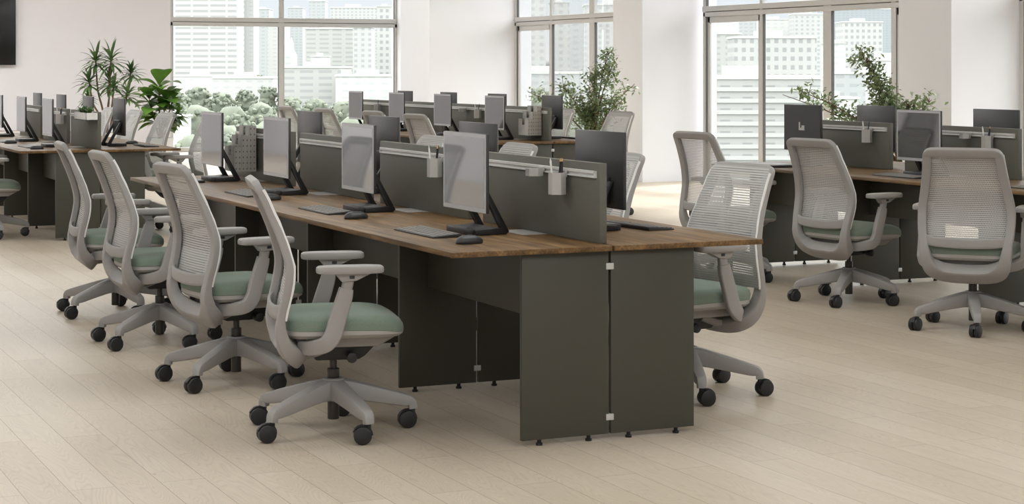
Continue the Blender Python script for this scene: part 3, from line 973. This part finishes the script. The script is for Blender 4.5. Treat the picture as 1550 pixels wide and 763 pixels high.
tray_p.put((4.1 - 0.063, 2 * U + 0.52, 0.970), 0, 'small shallow grey tray left of the pen cup, right-hand bench', 'small trays on the rails')
tray_p.put((4.1 - 0.063, 9.08 + U + 0.72, 0.965), 0, 'small shallow grey tray left of the pen cup, rear middle bench', 'small trays on the rails')

def make_organizer():
    root = empty('file_organizer')
    t, LN = 0.003, 0.21
    for i, h in enumerate((0.270, 0.215, 0.150)):
        x1, x0 = -0.045 * i - 0.0005 * i, -0.045 * (i + 1)
        sides = MB()
        sides.box(x0, x1, 0, t, 0, h).box(x0, x1, LN - t, LN, 0, h).box(x0, x1, t, LN - t, 0, t).box(x1 - t, x1, t, LN - t, t, h)
        p = sides.build('file_pocket', M['organizer'], root, smooth=False)
        n0, n1 = LN * 0.36, LN * 0.64
        MB().box(x0 - 0.0004, x0 + t, 0, n0, 0, h).box(x0 - 0.0004, x0 + t, n1, LN, 0, h).box(x0 - 0.0004, x0 + t, n0, n1, 0, h - 0.055).build('notched_front', M['cup'], p, smooth=False)
    tag(root, '', 'organizer')
    return root
org_p = Proto(make_organizer())
org_p.put((-0.029, 4.585, 0.785), 0, 'stepped perforated grey file organizer at the far end of the nearest bench', 'stepped file organizers')
org_p.put((4.1 - 0.029, 9.08 + 0.21, 0.785), 0, 'stepped perforated grey file organizer on the near screen of the rear middle bench', 'stepped file organizers')

# planter tray with succulents on the rear left screen
def leaf_poly(mb, base, d, up, L, W, droop=0.3, nseg=5, shape='strap', fold=0.12):
    d = d.normalized()
    side = d.cross(up)
    if side.length < 1e-4: side = d.orthogonal()
    side.normalize()
    nrm = side.cross(d).normalized()
    rows = []
    for i in range(nseg + 1):
        t = i / nseg
        c = base + d * (L * t) + nrm * (0.10 * L * math.sin(PI * t * 0.6)) - Vector((0, 0, 1)) * (droop * L * t * t)
        if shape == 'strap': w = W * (0.55 + 0.9 * t if t < 0.45 else max(0.0, 0.955 * (1 - ((t - 0.45) / 0.55) ** 1.6)))
        elif shape == 'fig': w = W * max(0.04, math.sin(PI * (0.05 + 0.93 * t ** 1.15))) * (0.8 + 0.3 * t)
        else: w = W * math.sin(PI * (0.05 + 0.93 * t ** 0.85))
        lift = nrm * (fold * w)
        rows.append([mb.bm.verts.new(c - side * w + lift), mb.bm.verts.new(c), mb.bm.verts.new(c + side * w + lift)])
    for a, b in zip(rows[:-1], rows[1:]):
        for j in range(2): mb.bm.faces.new((a[j], a[j + 1], b[j + 1], b[j]))
pl = tag(empty('succulent_planter', (-0.07, 9.08 + 0.28, 0.975)), 'white trough of little succulents hung on the nearest screen of the rear left bench', 'planter')
MB().box(-0.05, 0.05, -0.24, 0.24, 0, 0.004).box(-0.05, -0.046, -0.24, 0.24, 0, 0.06).box(0.046, 0.05, -0.24, 0.24, 0, 0.06).box(-0.05, 0.05, -0.24, -0.236, 0, 0.06).box(-0.05, 0.05, 0.236, 0.24, 0, 0.06).build('trough', M['white'], pl, smooth=False)
MB().box(-0.045, 0.045, -0.235, 0.235, 0.004, 0.05).build('soil', M['soil'], pl, smooth=False)
r2 = random.Random(3)
for cy in (-0.15, 0.02, 0.17):
    s = MB()
    for i in range(26):
        a = i * 2.4
        el = 0.3 + 0.9 * r2.random()
        leaf_poly(s, Vector((0, cy, 0.048)), Vector((math.cos(a) * math.cos(el), math.sin(a) * math.cos(el), math.sin(el))), Vector((0, 0, 1)), 0.05 + 0.035 * r2.random(), 0.010, 0.1, 4, 'oval')
    s.build('succulent', M['leaf_drac'], pl)

# ------------------------------------------------------------------ plants on the floor
def pot(root, r0, r1, h, mat=None):
    n = 32
    ring = lambda r, z: [Vector((r * math.cos(2 * PI * i / n), r * math.sin(2 * PI * i / n), z)) for i in range(n)]
    MB().loft([ring(r0, 0), ring(r0 + (r1 - r0) * 0.5, h * 0.5), ring(r1, h), ring(r1 - 0.015, h), ring(r1 - 0.02, h - 0.05)]).build('pot', mat or M['white'], root)
    MB().loft([ring(r1 - 0.016, h - 0.07), ring(r1 - 0.016, h - 0.03), ring(0.02, h - 0.022)]).build('soil', M['soil'], root)

def tree(x, y, label, seed, potr, poth, leaf, spread, branches, nleaf):
    r = random.Random(seed)
    root = tag(empty('potted_tree', (x, y, 0)), label, 'tree', 'slender potted trees by the windows')
    pot(root, potr * 0.8, potr, poth)
    trunks = MB()
    fol = MB()
    tips = []
    for (dx, dy, zt, n) in branches:
        p0 = Vector((r.uniform(-.03, .03), r.uniform(-.03, .03), poth - 0.03))
        p1 = Vector((dx * 0.18, dy * 0.18, poth + (zt - poth) * 0.35))
        p2 = Vector((dx * 0.55, dy * 0.55, poth + (zt - poth) * 0.72))
        p3 = Vector((dx, dy, zt))
        pts = catmull([p0, p1, p2, p3], 7)
        trunks.tube(pts, 0.013, 6, 0.003)
        for i in range(n):
            t = 0.30 + 0.70 * r.random() ** 0.8
            q = pts[int(t * (len(pts) - 1))]
            o = Vector((r.gauss(0, 1), r.gauss(0, 1), r.gauss(0.3, 0.8))).normalized() * spread * (0.35 + 0.8 * r.random()) * (0.55 + 0.45 * (1 - t))
            trunks.tube([q, q + o * 0.55 + Vector((0, 0, 0.02)), q + o], 0.004, 4, 0.0015)
            for k in range(nleaf):
                b = q + o * r.uniform(0.45, 1.08) + Vector((r.gauss(0, .035), r.gauss(0, .035), r.gauss(0, .035)))
                d = Vector((r.gauss(0, 1), r.gauss(0, 1), r.gauss(-0.1, 0.7)))
                leaf_poly(fol, b, d, Vector((r.gauss(0, .5), r.gauss(0, .5), 1)), leaf * r.uniform(0.75, 1.3), leaf * r.uniform(0.24, 0.38), 0.2, 2, 'oval')
    trunks.build('trunk', M['bark'], root)
    fol.build('foliage', M['leaf_tree'], root)
    return root
# branches: offset x, offset y, tip height, twigs   (to the left in the photo is -x / +y)
tree(6.70, 13.45, 'leafy slender potted tree by the second window, left of the wide white pillar', 11, 0.2, 0.45, 0.046, 0.24,
     [(0.06, -0.30, 1.60, 36), (0.03, -0.50, 1.50, 22), (0.00, -0.05, 1.38, 32), (-0.15, 0.55, 1.20, 30), (-0.30, 1.20, 1.12, 18), (0.10, -0.85, 1.22, 20), (-0.05, 0.25, 1.08, 30), (0.12, -0.55, 1.05, 24), (0.05, 0.05, 0.98, 30), (0.0, 0.7, 1.0, 20)], 11)
tree(6.95, 7.80, 'loose leafy potted tree in front of the third window, behind the right-hand bench', 23, 0.17, 0.54, 0.050, 0.20,
     [(-0.05, 0.55, 1.58, 44), (-0.02, 0.42, 1.38, 40), (-0.25, 1.30, 1.20, 20), (-0.2, 1.62, 1.14, 12), (-0.15, 0.90, 1.04, 30), (0.05, -0.42, 1.12, 24), (0.0, 0.22, 1.15, 44), (-0.05, 0.50, 1.05, 36), (0.03, -0.15, 1.08, 24)], 9)

# dracaena
dr = tag(empty('dracaena', (2.85, 22.2, 0)), 'palm-like dracaena with spiky leaf tufts on bare stems before the far wall', 'plant')
pot(dr, 0.16, 0.2, 0.42)
stems = MB()
heads = [(-0.17, 0.05, 1.55, 1.0), (0.07, 0.02, 1.56, 1.05), (-0.24, -0.08, 1.22, 0.9), (0.37, 0.05, 1.36, 0.8), (0.35, -0.1, 1.03, 0.95), (0.03, 0.1, 1.22, 0.85), (-0.30, 0.12, 0.95, 0.6), (0.14, -0.12, 1.14, 0.7)]
r3 = random.Random(5)
cr, sr = math.cos(YAW), math.sin(YAW)
for (u, v, z, s) in heads:
    tip = Vector((u * cr + v * sr, -u * sr + v * cr, z))
    mid = Vector((tip.x * 0.78, tip.y * 0.78, 0.40 + (z - 0.4) * 0.58))
    stems.tube(catmull([Vector((tip.x * 0.12, tip.y * 0.12, 0.38)), Vector((tip.x * 0.3, tip.y * 0.3, 0.40 + (z - 0.4) * 0.3)), mid, tip], 6), 0.018, 8, 0.011)
    h = MB()
    for i in range(34):
        a = i * 2.399 + r3.random() * 0.3
        el = R(72) - R(105) * (i / 34) ** 0.75
        d = Vector((math.cos(a) * math.cos(el), math.sin(a) * math.cos(el), math.sin(el)))
        leaf_poly(h, tip + d * 0.01 - Vector((0, 0, 0.12 * i / 34 * s)), d, Vector((0, 0, 1)), s * r3.uniform(0.22, 0.33), 0.026, 0.28 if el < R(55) else 0.05, 6, 'strap', 0.3)
    h.build('leaf_tuft', M['leaf_drac'], dr)
stems.build('stem', M['bark'], dr)

# fiddle-leaf fig
fg = tag(empty('fiddle_leaf_fig', (3.21, 20.3, 0)), 'fiddle-leaf fig with big glossy leaves left of the large far window', 'plant')
pot(fg, 0.16, 0.2, 0.40)
fs = MB()
fol = MB()
r4 = random.Random(9)
for (dx, dy, z, n, L) in ((0.0, 0.03, 1.22, 17, 0.44), (0.20, -0.06, 1.0, 14, 0.27), (-0.16, 0.05, 1.05, 14, 0.38), (0.26, -0.10, 0.80, 18, 0.22), (0.10, 0.0, 0.98, 14, 0.36)):
    pts = catmull([(0, 0, 0.36), (dx * 0.5, dy * 0.5, 0.36 + (z - 0.36) * 0.5), (dx, dy, z)], 8)
    fs.tube(pts, 0.013, 8, 0.007)
    for i in range(n):
        t = 0.30 + 0.70 * (i + 1) / n
        p = pts[min(len(pts) - 1, int(t * (len(pts) - 1)))]
        a = i * 2.4 + r4.random()
        el = R(-5) + R(62) * t ** 2 * r4.uniform(0.6, 1.1)
        d = Vector((math.cos(a) * math.cos(el), math.sin(a) * math.cos(el), math.sin(el)))
        LL = L * r4.uniform(0.8, 1.15)
        leaf_poly(fol, p, d, Vector((0, 0, 1)), LL, LL * 0.33, 0.35, 11, 'fig', 0.25)
fs.build('stem', M['bark'], fg)
fol.build('foliage', M['leaf_fig'], fg)

# ------------------------------------------------------------------ television on the far wall
tv = tag(empty('television', (1.0, YF - 0.001, 0)), 'large black television hung on the far wall at the top left corner', 'television')
MB().box(-0.95, 0.86, -0.10, -0.05, 1.447, 2.52, 0.004).build('screen', M['tv'], tv)
MB().box(-0.3, 0.3, -0.05, -0.001, 1.75, 2.2).build('wall_bracket', M['black'], tv, smooth=False)

# ------------------------------------------------------------------ the town outside, distance haze mixed into its colours
GZ = -30.0
FW = Vector((math.sin(YAW), math.cos(YAW), 0))
RT = Vector((math.cos(YAW), -math.sin(YAW), 0))
def far(u, v, d):
    return Vector((CX, CY, CH)) + FW * d + RT * ((u - 775) / FPX * d) + Vector((0, 0, (HY - v) / FPX * d))
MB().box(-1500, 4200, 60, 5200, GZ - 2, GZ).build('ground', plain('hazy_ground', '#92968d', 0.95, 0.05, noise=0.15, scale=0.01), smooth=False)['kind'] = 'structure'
def rgb(r, g, b): return (r / 255, g / 255, b / 255, 1)
def facade(name, wall, glass, *a): return facade_mat(name, rgb(*wall), rgb(*glass), *a)
F_ = {  # wall and window tones kept close, haze painted into the colours
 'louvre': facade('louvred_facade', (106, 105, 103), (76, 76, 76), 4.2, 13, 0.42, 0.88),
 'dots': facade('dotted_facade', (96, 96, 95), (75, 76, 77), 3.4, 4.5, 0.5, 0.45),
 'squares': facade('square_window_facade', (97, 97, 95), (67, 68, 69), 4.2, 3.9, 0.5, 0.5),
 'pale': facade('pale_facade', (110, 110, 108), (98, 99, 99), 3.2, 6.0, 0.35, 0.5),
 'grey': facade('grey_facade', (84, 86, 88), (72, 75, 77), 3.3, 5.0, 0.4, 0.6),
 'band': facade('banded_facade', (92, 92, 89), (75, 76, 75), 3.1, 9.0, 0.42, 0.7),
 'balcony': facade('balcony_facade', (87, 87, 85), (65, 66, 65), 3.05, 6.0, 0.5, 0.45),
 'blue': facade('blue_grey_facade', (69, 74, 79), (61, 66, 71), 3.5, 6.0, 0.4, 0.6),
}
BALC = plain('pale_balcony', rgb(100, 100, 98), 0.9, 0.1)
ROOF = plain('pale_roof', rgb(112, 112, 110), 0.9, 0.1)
def building(u0, u1, vt, d, depth, style, label, rot=0.0, cap=True, extra=None):
    w = (u1 - u0) / FPX * d
    top = CH + (HY - vt) / FPX * d
    c = far((u0 + u1) / 2, HY, d) + FW * depth / 2
    root = empty('building', (c.x, c.y, GZ), -YAW + rot)
    h = top - GZ
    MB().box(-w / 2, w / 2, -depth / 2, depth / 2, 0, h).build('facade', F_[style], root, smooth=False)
    if cap:
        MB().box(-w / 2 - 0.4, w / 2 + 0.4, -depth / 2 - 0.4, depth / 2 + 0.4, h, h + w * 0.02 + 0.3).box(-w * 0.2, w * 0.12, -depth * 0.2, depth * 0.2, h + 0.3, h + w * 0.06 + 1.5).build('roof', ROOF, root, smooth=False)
    tag(root, label, 'building', 'town buildings outside the windows')
    if extra: extra(root, w, h, depth)
    return root
def balconies(root, w, h, depth):
    b = MB()
    z = h - 2.2
    n = 0
    while z > 2 and n < 14:
        b.box(-w / 2 - 0.3, w / 2 + 0.3, -depth / 2 - 0.5, -depth / 2, z - 1.0, z + 0.1)
        z -= 3.05
        n += 1
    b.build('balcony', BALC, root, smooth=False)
# far window
building(250, 358, -60, 1400, 40, 'louvre', 'tall pale slab block with long window bands, left of the large far window')
building(358, 384, -40, 1446, 30, 'pale', 'plain pale tower joined to the slab block, large far window')
building(384, 407, 14, 1700, 30, 'grey', 'slim blue-grey tower left of the middle post of the large far window')
building(405, 432, 36, 1500, 30, 'pale', 'plain white tower behind the middle post of the large far window')
building(436, 458, 12, 2200, 30, 'grey', 'faint grey tower just right of the middle post, large far window')
building(462, 536, 44, 1300, 40, 'band', 'broad low grey block in the right pane of the large far window')
building(468, 492, 2, 2000, 30, 'grey', 'faint tower rising into the upper right pane of the large far window')
building(500, 570, 12, 2100, 40, 'dots', 'distant row of flats in the upper right pane of the large far window')
building(534, 562, 42, 1200, 26, 'dots', 'narrow block with dotted windows in the right pane of the large far window')
building(570, 592, 10, 1250, 26, 'squares', 'white tower at the right end of the large far window')
building(592, 640, 20, 1500, 30, 'pale', 'pale tower at the far right corner of the large far window')
building(430, 516, 103, 900, 60, 'band', 'low grey terraced hall in the right pane of the large far window')
building(470, 494, 86, 968, 20, 'pale', 'white rooftop house over the terraced hall')
building(508, 600, 116, 860, 50, 'pale', 'low white sheds at the right of the large far window')
building(262, 330, 116, 1150, 40, 'pale', 'long low white roof below the slab block')
building(322, 412, 119, 1000, 40, 'pale', 'bright low white hall in the left pane of the large far window')
building(236, 272, 178, 560, 20, 'pale', 'small white house among the trees at the left of the large far window')
# church-like spire
sp = empty('building', tuple(far(441, HY, 1000).xy) + (GZ,), -YAW)
hs = CH + (HY - 84) / FPX * 1000 - GZ
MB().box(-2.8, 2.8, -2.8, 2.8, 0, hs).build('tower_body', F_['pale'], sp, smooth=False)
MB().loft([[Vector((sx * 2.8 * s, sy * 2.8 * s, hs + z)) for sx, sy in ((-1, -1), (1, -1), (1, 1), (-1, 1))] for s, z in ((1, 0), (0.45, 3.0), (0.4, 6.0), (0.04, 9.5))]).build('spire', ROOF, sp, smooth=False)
tag(sp, 'white pointed tower right of the middle post of the large far window', 'building', 'town buildings outside the windows')
# second window
building(770, 826, -40, 900, 30, 'dots', 'tall tower with dotted windows at the left of the second window')
building(833, 862, 4, 950, 26, 'dots', 'tower with dotted windows in the middle pane of the second window')
building(862, 884, 34, 1000, 26, 'grey', 'shorter grey tower in the middle pane of the second window')
building(886, 985, 8, 1100, 40, 'dots', 'wide tower at the right of the second window')
building(765, 880, 112, 800, 30, 'grey', 'low grey block at the foot of the towers, second window')
building(860, 1000, 118, 850, 30, 'pale', 'low white block behind the tree, second window')
# third window
building(1040, 1122, 52, 1000, 30, 'band', 'banded white tower block at the left of the third window')
building(1112, 1236, 58, 900, 30, 'squares', 'broad block with square windows in the left panes of the third window')
building(1040, 1242, 120, 500, 18, 'balcony', 'near apartment block with long white balconies, third window', extra=balconies)
building(1085, 1118, 26, 1500, 30, 'pale', 'pale tower behind the banded block, third window')
building(1120, 1150, 22, 1700, 30, 'grey', 'grey tower behind the square-window block, third window')
building(1152, 1200, 30, 1600, 30, 'pale', 'pale tower above the square-window block, third window')
building(1202, 1250, 22, 1550, 30, 'dots', 'dotted tower left of the thick post, third window')
building(1248, 1420, 14, 2600, 60, 'blue', 'hazy blue-grey high-rise filling the right pane of the third window')
building(1276, 1336, 34, 1300, 30, 'squares', 'pale stepped block in the right pane of the third window')
building(1252, 1280, 66, 1000, 20, 'pale', 'white house block beside the thick post, third window')
building(1262, 1310, 112, 700, 20, 'grey', 'low grey block behind the loose tree, third window')
building(1300, 1420, 92, 900, 30, 'pale', 'low pale block at the right of the third window')
building(1238, 1300, 150, 560, 20, 'pale', 'low white house below the grey block, third window')
building(1540, 1640, 40, 900, 30, 'pale', 'pale block seen past the pillar at the right edge of the photo')
# trees of the town park
M['hazy_bark'] = plain('hazy_bark', rgb(92, 90, 82), 0.9, 0.1)  # trunk colour greyed to stand in for haze
M['hazy_leaf'] = leaf_mat('hazy_park_leaf', '#757b6e', '#848a7a', 0.9, 0.15)  # muted greens with distance haze painted in
def park_tree(u, v, d, w, label):
    r = random.Random(int(u * 7 + v))
    c = far(u, HY, d)
    top = CH + (HY - v) / FPX * d - GZ
    ww = w / FPX * d
    root = tag(empty('park_tree', (c.x, c.y, GZ)), label, 'tree', 'park trees outside the large far window')
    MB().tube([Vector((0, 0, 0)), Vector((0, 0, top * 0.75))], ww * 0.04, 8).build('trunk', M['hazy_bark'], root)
    f = MB()
    for i in range(120):
        a, t = r.uniform(0, 2 * PI), r.random()
        rad = 0.5 * ww * math.sin(PI * (0.16 + 0.74 * t)) * math.sqrt(r.uniform(0.3, 1))
        q = Vector((math.cos(a) * rad, math.sin(a) * rad, top * (0.97 - 0.80 * t)))
        b = bmesh.ops.create_icosphere(f.bm, subdivisions=1, radius=ww * r.uniform(0.045, 0.085))
        for vv in b['verts']: vv.co = vv.co * (1 + 0.2 * r.uniform(-1, 1)) + q
    for t, w_ in ((0.25, 0.30), (0.5, 0.36), (0.75, 0.26)):
        b = bmesh.ops.create_icosphere(f.bm, subdivisions=2, radius=ww * w_)
        for vv in b['verts']: vv.co = vv.co * (1 + 0.14 * r.uniform(-1, 1)) + Vector((0, 0, top * (0.97 - 0.80 * t)))
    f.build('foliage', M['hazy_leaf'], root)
POS = ['left', 'middle', 'right']
TR = [(268, 140, 900, 46), (300, 132, 930, 50), (335, 140, 920, 44), (372, 136, 940, 40), (405, 130, 930, 40), (300, 165, 720, 70), (350, 170, 700, 80), (395, 160, 740, 62), (342, 200, 610, 76), (398, 196, 590, 80), (292, 215, 500, 80),
      (440, 148, 820, 50), (480, 152, 800, 60), (520, 156, 780, 60), (565, 160, 760, 50), (470, 180, 620, 80), (540, 186, 600, 90), (390, 112, 1100, 30), (418, 116, 1060, 34)]
NTH = ['first', 'second', 'third', 'fourth', 'fifth', 'sixth', 'seventh', 'eighth', 'ninth', 'tenth']
for row, lo, hi in (('front row', 0, 650), ('middle row', 650, 850), ('back row', 850, 5000)):
    for i, (u, v, d, w) in enumerate(sorted(t for t in TR if lo <= t[2] < hi)):
        park_tree(u, v, d, w, 'hazy green park tree through the large far window, %s from left in the %s' % (NTH[i], row))
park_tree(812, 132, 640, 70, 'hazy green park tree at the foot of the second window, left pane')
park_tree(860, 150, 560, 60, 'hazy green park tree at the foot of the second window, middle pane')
